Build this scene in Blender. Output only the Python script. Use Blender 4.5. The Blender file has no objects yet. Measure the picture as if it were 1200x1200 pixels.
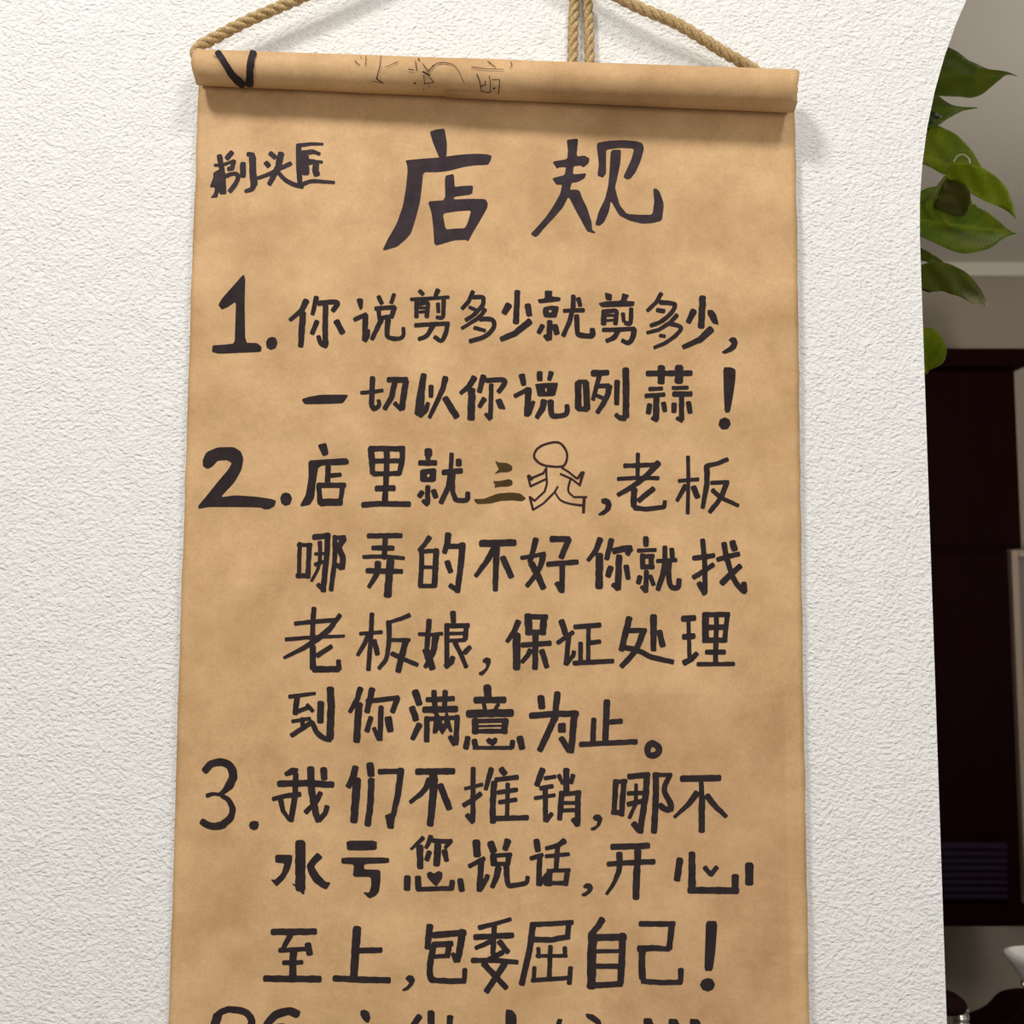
import bpy, bmesh, math, random
from mathutils import Vector, Matrix, noise
from mathutils.geometry import delaunay_2d_cdt
random.seed(7)
scene = bpy.context.scene
C = scene.collection

# ------------------------------------------------------------------ camera, world, lights, exposure
PITCH = math.radians(4.8)
CAM = Vector((0.0, -0.917, 1.5))
cd = bpy.data.cameras.new('camera'); cam = bpy.data.objects.new('camera', cd); C.objects.link(cam)
cam.location = CAM; cam.rotation_euler = (math.radians(90) + PITCH, 0, 0)
cd.sensor_fit = 'HORIZONTAL'; cd.sensor_width = 36.0; cd.lens = 36.0; cd.clip_start = 0.01; cd.clip_end = 50
cd.dof.use_dof = True; cd.dof.focus_distance = 0.92; cd.dof.aperture_fstop = 9.0
scene.camera = cam
scene.view_settings.view_transform = 'Standard'
scene.view_settings.look = 'None'
scene.view_settings.gamma = 1.0
scene.view_settings.exposure = 0.0
scene.view_settings.use_curve_mapping = False

w = bpy.data.worlds.new('world'); scene.world = w; w.use_nodes = True
w.node_tree.nodes['Background'].inputs[0].default_value = (1.0, 0.965, 0.94, 1)
w.node_tree.nodes['Background'].inputs[1].default_value = 0.31

def area(name, loc, target, size, energy, col, sy=None):
    ld = bpy.data.lights.new(name, 'AREA'); ld.energy = energy; ld.color = col
    ld.shape = 'RECTANGLE'; ld.size = size; ld.size_y = sy or size
    o = bpy.data.objects.new(name, ld); C.objects.link(o); o.location = loc
    o.rotation_euler = (Vector(target) - Vector(loc)).to_track_quat('-Z', 'Y').to_euler()
    return o
area('ceiling_light_left', (-0.95, -1.55, 3.35), (0, 0, 1.6), 0.40, 35.0, (1.0, 0.965, 0.935), 0.40)
area('ceiling_light_right', (0.80, -1.60, 3.40), (0, 0, 1.6), 0.45, 20.0, (1.0, 0.965, 0.935), 0.45)
area('front_fill_light', (0.1, -3.0, 1.0), (0, 0, 1.35), 1.2, 24.0, (1.0, 0.97, 0.94), 1.0)  # unseen soft fill added in front to even out the wall
area('back_room_light', (1.25, 0.45, 2.50), (1.15, 1.4, 0.4), 0.12, 4.2, (1.0, 0.95, 0.88))
area('back_room_ceiling_fill', (1.65, 0.35, 1.25), (1.15, 0.55, 2.53), 0.35, 11.0, (1.0, 0.95, 0.87))  # unseen fill added to brighten the back room ceiling

# ------------------------------------------------------------------ helpers
def lin(c):
    c = c / 255.0
    return c / 12.92 if c <= 0.04045 else ((c + 0.055) / 1.055) ** 2.4
def rgb(r, g, b): return (lin(r), lin(g), lin(b), 1.0)

def world_at(px, py, y):
    """point of the plane y=const that the photograph shows at pixel px, py"""
    dx = (px - 600) / 1200.0; dv = (600 - py) / 1200.0
    d = Vector((dx, math.cos(PITCH) - dv * math.sin(PITCH), math.sin(PITCH) + dv * math.cos(PITCH)))
    return CAM + d * ((y - CAM.y) / d.y)

def ray(px, py):
    dx = (px - 600) / 1200.0; dv = (600 - py) / 1200.0
    return Vector((dx, math.cos(PITCH) - dv * math.sin(PITCH), math.sin(PITCH) + dv * math.cos(PITCH)))

def mesh_obj(name, verts, faces, mat, parent=None, smooth=True, kind=None):
    me = bpy.data.meshes.new(name); me.from_pydata([tuple(v) for v in verts], [], faces); me.update()
    if smooth: me.polygons.foreach_set('use_smooth', [True] * len(me.polygons))
    if mat: me.materials.append(mat)
    o = bpy.data.objects.new(name, me); C.objects.link(o)
    if parent: o.parent = parent
    if kind: o['kind'] = kind
    return o

def bm_obj(name, bm, mat, parent=None, smooth=False, kind=None, bevel=0, seg=2):
    me = bpy.data.meshes.new(name)
    bmesh.ops.recalc_face_normals(bm, faces=bm.faces)
    bm.to_mesh(me); bm.free()
    if smooth: me.polygons.foreach_set('use_smooth', [True] * len(me.polygons))
    if mat: me.materials.append(mat)
    o = bpy.data.objects.new(name, me); C.objects.link(o)
    if parent: o.parent = parent
    if kind: o['kind'] = kind
    if bevel:
        m = o.modifiers.new('bevel', 'BEVEL'); m.width = bevel; m.segments = seg; m.limit_method = 'ANGLE'
    return o

def box(bm, x0, x1, y0, y1, z0, z1):
    r = bmesh.ops.create_cube(bm, size=1.0)
    for v in r['verts']:
        v.co = Vector(((x0 + x1) / 2 + v.co.x * (x1 - x0), (y0 + y1) / 2 + v.co.y * (y1 - y0), (z0 + z1) / 2 + v.co.z * (z1 - z0)))

def box_obj(name, x0, x1, y0, y1, z0, z1, mat, parent=None, bevel=0, kind=None):
    bm = bmesh.new(); box(bm, x0, x1, y0, y1, z0, z1)
    return bm_obj(name, bm, mat, parent, bevel=bevel, kind=kind)

def empty(name, loc=(0, 0, 0)):
    o = bpy.data.objects.new(name, None); C.objects.link(o); o.empty_display_size = 0.05
    o.location = loc
    return o

def reparent(root):
    """children were built in world coordinates: keep them there"""
    bpy.context.view_layer.update()
    inv = root.matrix_world.inverted()
    for ch in root.children: ch.matrix_parent_inverse = inv

def tag(o, label, cat, group=None):
    o['label'] = label; o['category'] = cat
    if group: o['group'] = group

def lathe(bm, prof, cx, cy, n=48, sx=1.0, sy=1.0):
    rings = []
    for r, z in prof:
        rings.append([bm.verts.new((cx + math.cos(2 * math.pi * k / n) * r * sx, cy + math.sin(2 * math.pi * k / n) * r * sy, z)) for k in range(n)])
    for a, b in zip(rings[:-1], rings[1:]):
        for k in range(n):
            bm.faces.new((a[k], a[(k + 1) % n], b[(k + 1) % n], b[k]))
    bm.faces.new(rings[0][::-1]); bm.faces.new(rings[-1])

def catmull_closed(pts, n=4):
    out = []; N = len(pts)
    for i in range(N):
        p0, p1, p2, p3 = [Vector(pts[(i + k - 1) % N]) for k in range(4)]
        for j in range(n):
            t = j / n
            out.append(0.5 * ((2 * p1) + (-p0 + p2) * t + (2 * p0 - 5 * p1 + 4 * p2 - p3) * t * t + (-p0 + 3 * p1 - 3 * p2 + p3) * t ** 3))
    return out

# ------------------------------------------------------------------ materials
def mat(name, col, rough=0.6, spec=0.5, metal=0.0):
    m = bpy.data.materials.new(name); m.use_nodes = True
    b = m.node_tree.nodes['Principled BSDF']
    b.inputs['Base Color'].default_value = col; b.inputs['Roughness'].default_value = rough
    b.inputs['Specular IOR Level'].default_value = spec; b.inputs['Metallic'].default_value = metal
    return m
def nd(m, t, **kw):
    n = m.node_tree.nodes.new(t)
    for k, v in kw.items():
        if k in n.inputs: n.inputs[k].default_value = v
        else: setattr(n, k, v)
    return n
def lk(m, a, ao, b, bi): m.node_tree.links.new(a.outputs[ao], b.inputs[bi])
def coords(m, scale=(1, 1, 1), rot=(0, 0, 0)):
    t = nd(m, 'ShaderNodeTexCoord'); mp = nd(m, 'ShaderNodeMapping')
    mp.inputs['Scale'].default_value = scale; mp.inputs['Rotation'].default_value = rot
    lk(m, t, 'Object', mp, 'Vector'); return mp
def ramp_mix(m, src, so, c0, c1, p0=0.35, p1=0.65):
    r = nd(m, 'ShaderNodeValToRGB'); e = r.color_ramp.elements
    e[0].position = p0; e[0].color = c0; e[1].position = p1; e[1].color = c1
    lk(m, src, so, r, 'Fac'); return r
def bump(m, src, so, strength, dist, prev=None):
    b = nd(m, 'ShaderNodeBump'); b.inputs['Strength'].default_value = strength; b.inputs['Distance'].default_value = dist
    lk(m, src, so, b, 'Height')
    if prev: lk(m, prev, 'Normal', b, 'Normal')
    return b

# stucco
M_wall = mat('stucco', (0.825, 0.820, 0.782, 1), 0.85, 0.25)
mp = coords(M_wall, (1, 1, 1.3), (0, math.radians(-28), 0))
n0 = nd(M_wall, 'ShaderNodeTexNoise', Scale=26.0, Detail=2.0); lk(M_wall, mp, 'Vector', n0, 'Vector')
mx = nd(M_wall, 'ShaderNodeMixRGB'); mx.inputs['Fac'].default_value = 0.012
lk(M_wall, mp, 'Vector', mx, 'Color1'); lk(M_wall, n0, 'Color', mx, 'Color2')
n1 = nd(M_wall, 'ShaderNodeTexNoise', Scale=250.0, Detail=3.0, Roughness=0.55); lk(M_wall, mx, 'Color', n1, 'Vector')
n2 = nd(M_wall, 'ShaderNodeTexVoronoi', Scale=300.0); n2.feature = 'SMOOTH_F1'; lk(M_wall, mx, 'Color', n2, 'Vector')
b1 = bump(M_wall, n1, 'Fac', 0.9, 0.0034); b2 = bump(M_wall, n2, 'Distance', 0.5, 0.0014, b1)
lk(M_wall, b2, 'Normal', M_wall.node_tree.nodes['Principled BSDF'], 'Normal')

# kraft paper
def kraft(name, k=1.0):
    m = mat(name, (0.55, 0.34, 0.17, 1), 0.62, 0.28)
    B = m.node_tree.nodes['Principled BSDF']
    mp = coords(m)
    a = nd(m, 'ShaderNodeTexNoise', Scale=15.0, Detail=7.0, Roughness=0.66); lk(m, mp, 'Vector', a, 'Vector')
    r = ramp_mix(m, a, 'Fac', (0.475 * k, 0.285 * k, 0.126 * k, 1), (0.645 * k, 0.415 * k, 0.205 * k, 1), 0.33, 0.67)
    f = nd(m, 'ShaderNodeTexNoise', Scale=420.0, Detail=3.0); lk(m, mp, 'Vector', f, 'Vector')
    fr = ramp_mix(m, f, 'Fac', (0.93, 0.93, 0.93, 1), (1.05, 1.05, 1.05, 1), 0.3, 0.7)
    mx = nd(m, 'ShaderNodeMixRGB', blend_type='MULTIPLY'); mx.inputs['Fac'].default_value = 1
    lk(m, r, 'Color', mx, 'Color1'); lk(m, fr, 'Color', mx, 'Color2'); lk(m, mx, 'Color', B, 'Base Color')
    if name == 'kraft_paper':       # faint rectangle where a second layer of paper lies behind the lower right
        sp = nd(m, 'ShaderNodeSeparateXYZ'); lk(m, mp, 'Vector', sp, 'Vector')
        pr = world_at(923, 1000, -0.01); pl = world_at(650, 1000, -0.01); pt = world_at(900, 812, -0.01)
        def sm(sock, a_, b_):
            r_ = nd(m, 'ShaderNodeMapRange'); r_.interpolation_type = 'SMOOTHSTEP'
            r_.inputs['From Min'].default_value = a_; r_.inputs['From Max'].default_value = b_
            lk(m, sp, sock, r_, 'Value'); return r_
        q1 = sm('X', pr.x + .0025, pr.x - .0025); q2 = sm('X', pl.x - .06, pl.x + .12); q3 = sm('Z', pt.z + .004, pt.z - .004)
        m1 = nd(m, 'ShaderNodeMath', operation='MULTIPLY'); m2 = nd(m, 'ShaderNodeMath', operation='MULTIPLY')
        lk(m, q1, 'Result', m1, 0); lk(m, q2, 'Result', m1, 1); lk(m, m1, 'Value', m2, 0); lk(m, q3, 'Result', m2, 1)
        m3 = nd(m, 'ShaderNodeMixRGB', blend_type='MULTIPLY'); lk(m, m2, 'Value', m3, 'Fac'); lk(m, mx, 'Color', m3, 'Color1')
        m3.inputs['Color2'].default_value = (0.93, 0.895, 0.91, 1); lk(m, m3, 'Color', B, 'Base Color')
    c = nd(m, 'ShaderNodeTexNoise', Scale=16.0, Detail=3.0, Roughness=0.5); lk(m, mp, 'Vector', c, 'Vector')
    v = nd(m, 'ShaderNodeTexVoronoi', Scale=15.0); v.feature = 'DISTANCE_TO_EDGE'
    mm = nd(m, 'ShaderNodeMixRGB'); mm.inputs['Fac'].default_value = 0.12
    c3 = nd(m, 'ShaderNodeTexNoise', Scale=9.0, Detail=3.0); lk(m, mp, 'Vector', c3, 'Vector')
    lk(m, mp, 'Vector', mm, 'Color1'); lk(m, c3, 'Color', mm, 'Color2'); lk(m, mm, 'Color', v, 'Vector')
    p1 = bump(m, c, 'Fac', 0.5, 0.007)
    p2 = bump(m, v, 'Distance', 0.16, 0.005, p1)
    p3 = bump(m, f, 'Fac', 0.12, 0.0006, p2)
    lk(m, p3, 'Normal', B, 'Normal')
    return m
M_paper = kraft('kraft_paper')
M_roll = kraft('kraft_paper_roll', 0.98)
M_strip = kraft('kraft_paper_tape', 0.80)
M_rod = mat('cardboard_core', rgb(120, 88, 55), 0.8)

def ink_mat(name, c0, c1):
    m = mat(name, c0, 0.55, 0.10); B = m.node_tree.nodes['Principled BSDF']
    mp = coords(m); a = nd(m, 'ShaderNodeTexNoise', Scale=90.0, Detail=4.0); lk(m, mp, 'Vector', a, 'Vector')
    r = ramp_mix(m, a, 'Fac', c0, c1); lk(m, r, 'Color', B, 'Base Color'); return m
M_ink = ink_mat('black_marker_ink', (0.020, 0.014, 0.014, 1), (0.030, 0.020, 0.021, 1))
M_brown = ink_mat('brown_marker_ink', (0.055, 0.030, 0.008, 1), (0.075, 0.042, 0.012, 1))
M_title = ink_mat('worn_marker_ink', (0.030, 0.020, 0.024, 1), (0.044, 0.030, 0.034, 1))
M_figure = ink_mat('thin_marker_ink', (0.035, 0.015, 0.014, 1), (0.05, 0.02, 0.018, 1))
M_pen = ink_mat('pen_ink', (0.022, 0.015, 0.014, 1), (0.05, 0.034, 0.03, 1))

# rope
M_rope = mat('jute', (0.5, 0.33, 0.13, 1), 0.8, 0.2)
B = M_rope.node_tree.nodes['Principled BSDF']
mp = coords(M_rope); a = nd(M_rope, 'ShaderNodeTexNoise', Scale=700.0, Detail=3.0); lk(M_rope, mp, 'Vector', a, 'Vector')
r = ramp_mix(M_rope, a, 'Fac', (0.27, 0.175, 0.070, 1), (0.66, 0.49, 0.25, 1), 0.3, 0.7); lk(M_rope, r, 'Color', B, 'Base Color')
bb = bump(M_rope, a, 'Fac', 0.6, 0.0012); lk(M_rope, bb, 'Normal', B, 'Normal')

def leaf_mat(name, c0, c1, edge):
    m = mat(name, c0, 0.5, 0.07); B = m.node_tree.nodes['Principled BSDF']
    mp = coords(m); a = nd(m, 'ShaderNodeTexNoise', Scale=30.0, Detail=4.0); lk(m, mp, 'Vector', a, 'Vector')
    r = ramp_mix(m, a, 'Fac', c0, c1, 0.35, 0.7)
    at = nd(m, 'ShaderNodeAttribute'); at.attribute_name = 'vein'
    mx = nd(m, 'ShaderNodeMixRGB'); lk(m, at, 'Fac', mx, 'Fac'); lk(m, r, 'Color', mx, 'Color1'); mx.inputs['Color2'].default_value = edge
    lk(m, mx, 'Color', B, 'Base Color')
    w_ = nd(m, 'ShaderNodeTexWave', Scale=60.0, Distortion=4.0); lk(m, mp, 'Vector', w_, 'Vector')
    p = bump(m, w_, 'Fac', 0.08, 0.001); lk(m, p, 'Normal', B, 'Normal')
    return m

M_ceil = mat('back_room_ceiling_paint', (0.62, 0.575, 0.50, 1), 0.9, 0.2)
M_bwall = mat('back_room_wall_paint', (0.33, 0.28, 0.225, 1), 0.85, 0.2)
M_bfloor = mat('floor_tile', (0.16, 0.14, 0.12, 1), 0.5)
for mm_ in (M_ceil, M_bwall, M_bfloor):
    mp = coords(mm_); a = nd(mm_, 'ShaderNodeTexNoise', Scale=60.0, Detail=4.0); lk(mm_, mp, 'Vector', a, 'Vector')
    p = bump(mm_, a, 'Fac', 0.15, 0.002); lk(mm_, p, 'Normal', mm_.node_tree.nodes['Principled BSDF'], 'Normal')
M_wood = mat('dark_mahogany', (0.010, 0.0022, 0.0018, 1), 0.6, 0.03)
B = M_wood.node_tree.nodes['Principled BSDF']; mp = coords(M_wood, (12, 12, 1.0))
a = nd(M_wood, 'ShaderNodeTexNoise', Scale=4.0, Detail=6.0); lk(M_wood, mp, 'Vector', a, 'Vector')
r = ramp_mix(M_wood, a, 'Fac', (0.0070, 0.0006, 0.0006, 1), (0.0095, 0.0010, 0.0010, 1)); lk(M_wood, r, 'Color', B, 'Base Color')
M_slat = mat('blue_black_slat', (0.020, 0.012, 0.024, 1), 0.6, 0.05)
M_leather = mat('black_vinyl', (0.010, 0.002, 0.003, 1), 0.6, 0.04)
M_ceramic = mat('white_ceramic', (0.80, 0.77, 0.74, 1), 0.15, 0.5)
M_chrome = mat('chrome', (0.80, 0.76, 0.68, 1), 0.22, 0.5, 1.0)
M_frame = mat('pale_frame_paint', rgb(170, 150, 130), 0.5)
M_panel = mat('grey_panel', rgb(120, 112, 104), 0.35)

# ------------------------------------------------------------------ setting
XA, ZS, RA = 0.375, 1.83, 0.54      # arch: left jamb, spring line, radius
XC = XA + RA
WT = 0.14
def wall_with_arch():
    bm = bmesh.new()
    X0, X1, ZT = -2.0, 2.6, 2.85
    n = 48
    arc = [(XC - RA * math.cos(math.pi * k / n), ZS + RA * math.sin(math.pi * k / n)) for k in range(n + 1)]
    pts2 = [(X0, 0), (XA, 0)] + arc + [(2 * XC - XA, 0), (X1, 0), (X1, ZT), (X0, ZT)]
    ed = [(i, (i + 1) % len(pts2)) for i in range(len(pts2))]
    vs, es, fs, *_ = delaunay_2d_cdt([Vector(p) for p in pts2], ed, [list(range(len(pts2)))], 1, 1e-6)
    for y, flip in ((0.0, False), (WT, True)):
        bv = [bm.verts.new((v.x, y, v.y)) for v in vs]
        for f in fs:
            ff = [bv[i] for i in f]
            bm.faces.new(ff[::-1] if flip else ff)
    bm.verts.ensure_lookup_table()
    N = len(vs)
    key = {(round(v.x, 5), round(v.y, 5)): i for i, v in enumerate(vs)}
    idx = [key[(round(p[0], 5), round(p[1], 5))] for p in pts2]
    for a, b in zip(idx, idx[1:] + idx[:1]):
        bm.faces.new((bm.verts[a], bm.verts[b], bm.verts[b + N], bm.verts[a + N]))
    return bm_obj('wall_front', wall_bm_bevel(bm), M_wall, kind='structure')
def wall_bm_bevel(bm): return bm
wf = wall_with_arch()
wf['label'] = 'white stucco wall with an arched opening at right'
YB = 2.20
ZCE = world_at(1150, 310, YB).z
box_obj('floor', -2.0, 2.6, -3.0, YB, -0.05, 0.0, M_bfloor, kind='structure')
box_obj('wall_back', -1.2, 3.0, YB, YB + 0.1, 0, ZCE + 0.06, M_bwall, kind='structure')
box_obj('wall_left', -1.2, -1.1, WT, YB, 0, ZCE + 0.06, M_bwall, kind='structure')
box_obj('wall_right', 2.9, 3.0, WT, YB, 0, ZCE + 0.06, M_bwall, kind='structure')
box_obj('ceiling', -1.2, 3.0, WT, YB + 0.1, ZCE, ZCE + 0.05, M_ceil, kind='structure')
zt = world_at(1150, 326, YB).z
box_obj('trim_1', -1.1, 2.9, YB - 0.03, YB, zt, ZCE, M_ceil, kind='structure', bevel=0.004)

# ------------------------------------------------------------------ dark cabinet behind the arch
YC = 1.86
def W(px, py, y=YC): return world_at(px, py, y)
cab = empty('wall_cabinet', (0.85, YC, W(1150, 1083).z))
tag(cab, 'dark mahogany wall cabinet seen through the arch, with louvres near its foot', 'cabinet')
xl = 0.40
ztop, zlip, zmid, zbot = W(1150, 411).z, W(1150, 432).z, W(1150, 643).z, W(1150, 1083).z
xr0, xr1, xr2 = W(1197, 420).x, W(1193, 540).x, W(1181.5, 660).x
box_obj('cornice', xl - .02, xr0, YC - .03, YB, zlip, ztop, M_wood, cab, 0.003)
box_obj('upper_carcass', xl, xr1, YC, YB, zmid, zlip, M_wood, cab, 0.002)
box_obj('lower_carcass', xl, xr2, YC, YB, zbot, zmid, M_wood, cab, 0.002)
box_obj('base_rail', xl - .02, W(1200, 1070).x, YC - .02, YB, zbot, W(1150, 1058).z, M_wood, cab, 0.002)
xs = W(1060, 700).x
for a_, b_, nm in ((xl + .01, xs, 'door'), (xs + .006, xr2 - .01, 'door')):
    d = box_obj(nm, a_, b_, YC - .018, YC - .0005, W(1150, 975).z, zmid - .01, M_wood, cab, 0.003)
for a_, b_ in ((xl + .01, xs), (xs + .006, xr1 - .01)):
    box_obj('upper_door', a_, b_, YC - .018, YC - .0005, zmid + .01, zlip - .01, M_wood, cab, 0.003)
for k in range(8):
    py = 988 + k * 8.3
    p0, p1 = W(1085, py), W(1178, py + 5)
    bm = bmesh.new(); box(bm, p0.x, p1.x, -0.009, 0.009, -0.004, 0.004)
    bmesh.ops.rotate(bm, verts=bm.verts, cent=(0, 0, 0), matrix=Matrix.Rotation(math.radians(35), 3, 'X'))
    bmesh.ops.translate(bm, verts=bm.verts, vec=(0, YC - 0.010, (p0.z + p1.z) / 2))
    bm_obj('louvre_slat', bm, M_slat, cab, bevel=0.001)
reparent(cab)

# pale framed panel beside the cabinet
YP = 2.10
pf = empty('framed_panel', (W(1215, 1050, YP).x, YP, W(1200, 1052, YP).z))
tag(pf, 'pale framed panel on the back wall right of the dark cabinet', 'panel')
xa = W(1182, 660, YP).x; z1_, z0_ = W(1190, 645, YP).z, W(1190, 1050, YP).z
box_obj('frame_stile', xa, xa + .020, YP - .02, YP + .02, z0_, z1_, M_frame, pf, 0.003)
box_obj('frame_stile', xa + .50, xa + .520, YP - .02, YP + .02, z0_, z1_, M_frame, pf, 0.003)
box_obj('frame_rail', xa + .0205, xa + .4995, YP - .02, YP + .02, z1_ - .02, z1_, M_frame, pf, 0.003)
box_obj('frame_rail', xa + .0205, xa + .4995, YP - .02, YP + .02, z0_, z0_ + .02, M_frame, pf, 0.003)
box_obj('panel_board', xa + .0205, xa + .4995, YP, YP + .095, z0_ + .0205, z1_ - .0205, M_panel, pf)
reparent(pf)

# wash basin
YW = 1.03
tip = world_at(1180, 1119, YW)
zr = tip.z; bx = tip.x + .22; by = YW - .08
plan = catmull_closed([(0, 0), (.018, -.042), (.046, -.095), (.11, -.19), (.22, -.25), (.33, -.19), (.394, -.095), (.422, -.042), (.44, 0), (.432, .028), (.38, .042), (.22, .05), (.06, .042), (.008, .028)], 5)
plan = [Vector((p.x - .22, p.y + .08)) for p in plan]
bas = empty('wash_basin', (bx, by, 0.0))
tag(bas, 'white ceramic wash basin on a pedestal behind the arch, low at the right edge', 'basin')
def loft(prof):
    bm = bmesh.new(); rings = []
    for k_, z in prof: rings.append([bm.verts.new((bx + p.x * k_, by + p.y * k_, z)) for p in plan])
    n = len(plan)
    for a_, b_ in zip(rings[:-1], rings[1:]):
        for k in range(n): bm.faces.new((a_[k], a_[(k + 1) % n], b_[(k + 1) % n], b_[k]))
    bm.faces.new(rings[0][::-1]); bm.faces.new(rings[-1]); return bm
bm_obj('bowl', loft([(.30, zr - .25), (.42, zr - .235), (.58, zr - .17), (.76, zr - .09), (.90, zr - .035), (.965, zr - .014), (.995, zr - .008), (1.0, zr - .001), (.99, zr + .004), (.965, zr + .005),
    (.94, zr + .001), (.91, zr - .012), (.83, zr - .05), (.68, zr - .10), (.45, zr - .15), (.2, zr - .165), (.05, zr - .168)]), M_ceramic, bas, smooth=True)
bm = bmesh.new(); lathe(bm, [(.13, 0), (.13, .02), (.085, .05), (.07, .2), (.07, zr - .30), (.075, zr - .245)], bx, by, 40)
bm_obj('pedestal', bm, M_ceramic, bas, smooth=True)
kp = world_at(1197.5, 1154, YW - .14)
bm = bmesh.new(); lathe(bm, [(.003, 0), (.005, .002), (.005, .008), (.003, .010)], 0, 0, 16)
bmesh.ops.rotate(bm, verts=bm.verts, cent=(0, 0, 0), matrix=Matrix.Rotation(math.radians(90), 3, 'X'))
bmesh.ops.translate(bm, verts=bm.verts, vec=(world_at(1200, 1153, by - .09).x, by - .085, world_at(1200, 1153, by - .09).z))
bm_obj('overflow_cap', bm, M_chrome, bas, smooth=True)
reparent(bas)

# black wash chair
YH = 1.42
ch = empty('wash_chair', (world_at(1200, 1180, YH).x, YH + .2, 0))
tag(ch, 'black vinyl wash chair with a humped top behind the white basin', 'chair')
outl = [(1131, 1187), (1137, 1184.5), (1146, 1181), (1155, 1176), (1160, 1171), (1165, 1165), (1171, 1160.5), (1179, 1158), (1190, 1156.5), (1205, 1156), (1225, 1158), (1245, 1164), (1262, 1178)]
bm = bmesh.new()
top = [world_at(a_, b_, YH) for a_, b_ in outl]
zb = 0.42
f0 = [bm.verts.new((p.x, YH, p.z)) for p in top] + [bm.verts.new((top[-1].x, YH, zb)), bm.verts.new((top[0].x, YH, zb))]
f1 = [bm.verts.new((v.co.x, YH - .10, v.co.z)) for v in f0]
bm.faces.new(f0); bm.faces.new(f1[::-1])
for k in range(len(f0)):
    bm.faces.new((f0[k], f0[(k + 1) % len(f0)], f1[(k + 1) % len(f0)], f1[k]))
bm_obj('backrest', bm, M_leather, ch, bevel=0.006, smooth=False)
xa_, xb_ = top[0].x, top[-1].x
box_obj('seat', xa_ + .02, xb_ - .02, YH + .002, YH + .55, .26, .35, M_leather, ch, 0.03)
box_obj('armrest', xa_ - .035, xa_ + .015, YH + .002, YH + .53, .30, .38, M_leather, ch, 0.015)
box_obj('armrest', xb_ - .015, xb_ + .035, YH + .002, YH + .53, .30, .38, M_leather, ch, 0.015)
bm = bmesh.new(); lathe(bm, [(.22, 0), (.22, .015), (.06, .03), (.035, .05), (.035, .259)], (xa_ + xb_) / 2, YH + .35, 32)
bm_obj('pump_base', bm, M_chrome, ch, smooth=True)
reparent(ch)

# ribbed chrome stand with black head
YS = 0.62
c0 = world_at(1125.5, 1185, YS)
st = empty('ribbed_stand', (c0.x, YS, 0))
tag(st, 'ribbed chrome stand with a black domed head, low beside the arch edge', 'stand')
pxm = (YS - CAM.y) / 1200.0
rr = 9.0 * pxm
prof = [(rr * .8, 0.02)]
z_ = 0.04; zc_top = world_at(1125, 1178, YS).z
while z_ < zc_top - .008:
    prof += [(rr * .80, z_), (rr * 1.0, z_ + .0028), (rr * 1.03, z_ + .0055), (rr * 1.0, z_ + .0080)]
    z_ += .0112
bm = bmesh.new(); lathe(bm, prof, c0.x, YS, 28)
bm_obj('ribbed_neck', bm, M_chrome, st, smooth=True)
bm = bmesh.new(); lathe(bm, [(.11, 0), (.11, .012), (.02, .02), (.012, .021)], c0.x, YS, 40)
bm_obj('foot', bm, M_leather, st, smooth=True)
hx = world_at(1106, 1180, YS).x
zt_ = world_at(1106, 1161, YS).z; ze = world_at(1130, 1176, YS).z
bm = bmesh.new(); R_ = 25 * pxm
lathe(bm, [(.3 * R_, z_ - .002), (R_ * .93, ze - .006), (R_, ze), (R_ * .90, ze + (zt_ - ze) * .35), (R_ * .62, ze + (zt_ - ze) * .72), (R_ * .3, ze + (zt_ - ze) * .95), (.001, zt_)], hx, YS, 36)
bm_obj('domed_head', bm, M_leather, st, smooth=True)
reparent(st)

# ------------------------------------------------------------------ potted pothos hung behind the wall
plant = empty('pothos_plant', (0.30, 0.33, 1.98))
tag(plant, 'trailing green pothos with broad pointed leaves hanging behind the arch edge', 'plant')
GREENS = {
 'dark': leaf_mat('leaf_dark', (0.030, 0.048, 0.002, 1), (0.055, 0.066, 0.001, 1), (0.055, 0.075, 0.003, 1)),
 'mid': leaf_mat('leaf_mid', (0.062, 0.098, 0.002, 1), (0.105, 0.120, 0.002, 1), (0.12, 0.14, 0.01, 1)),
 'lime': leaf_mat('leaf_lime', (0.115, 0.160, 0.003, 1), (0.150, 0.190, 0.005, 1), (0.19, 0.23, 0.02, 1)),
 'deep': leaf_mat('leaf_deep', (0.035, 0.068, 0.003, 1), (0.080, 0.095, 0.002, 1), (0.10, 0.125, 0.006, 1)),
 'olive': leaf_mat('leaf_olive', (0.040, 0.043, 0.006, 1), (0.060, 0.058, 0.012, 1), (0.068, 0.064, 0.018, 1)),
 'pale': leaf_mat('leaf_variegated', (0.034, 0.046, 0.002, 1), (0.060, 0.068, 0.003, 1), (0.30, 0.27, 0.15, 1)),
 'black': leaf_mat('leaf_shadow', (0.010, 0.012, 0.002, 1), (0.016, 0.018, 0.003, 1), (0.02, 0.03, 0.01, 1)),  # deep shade put into the leaf colour
}
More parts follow.
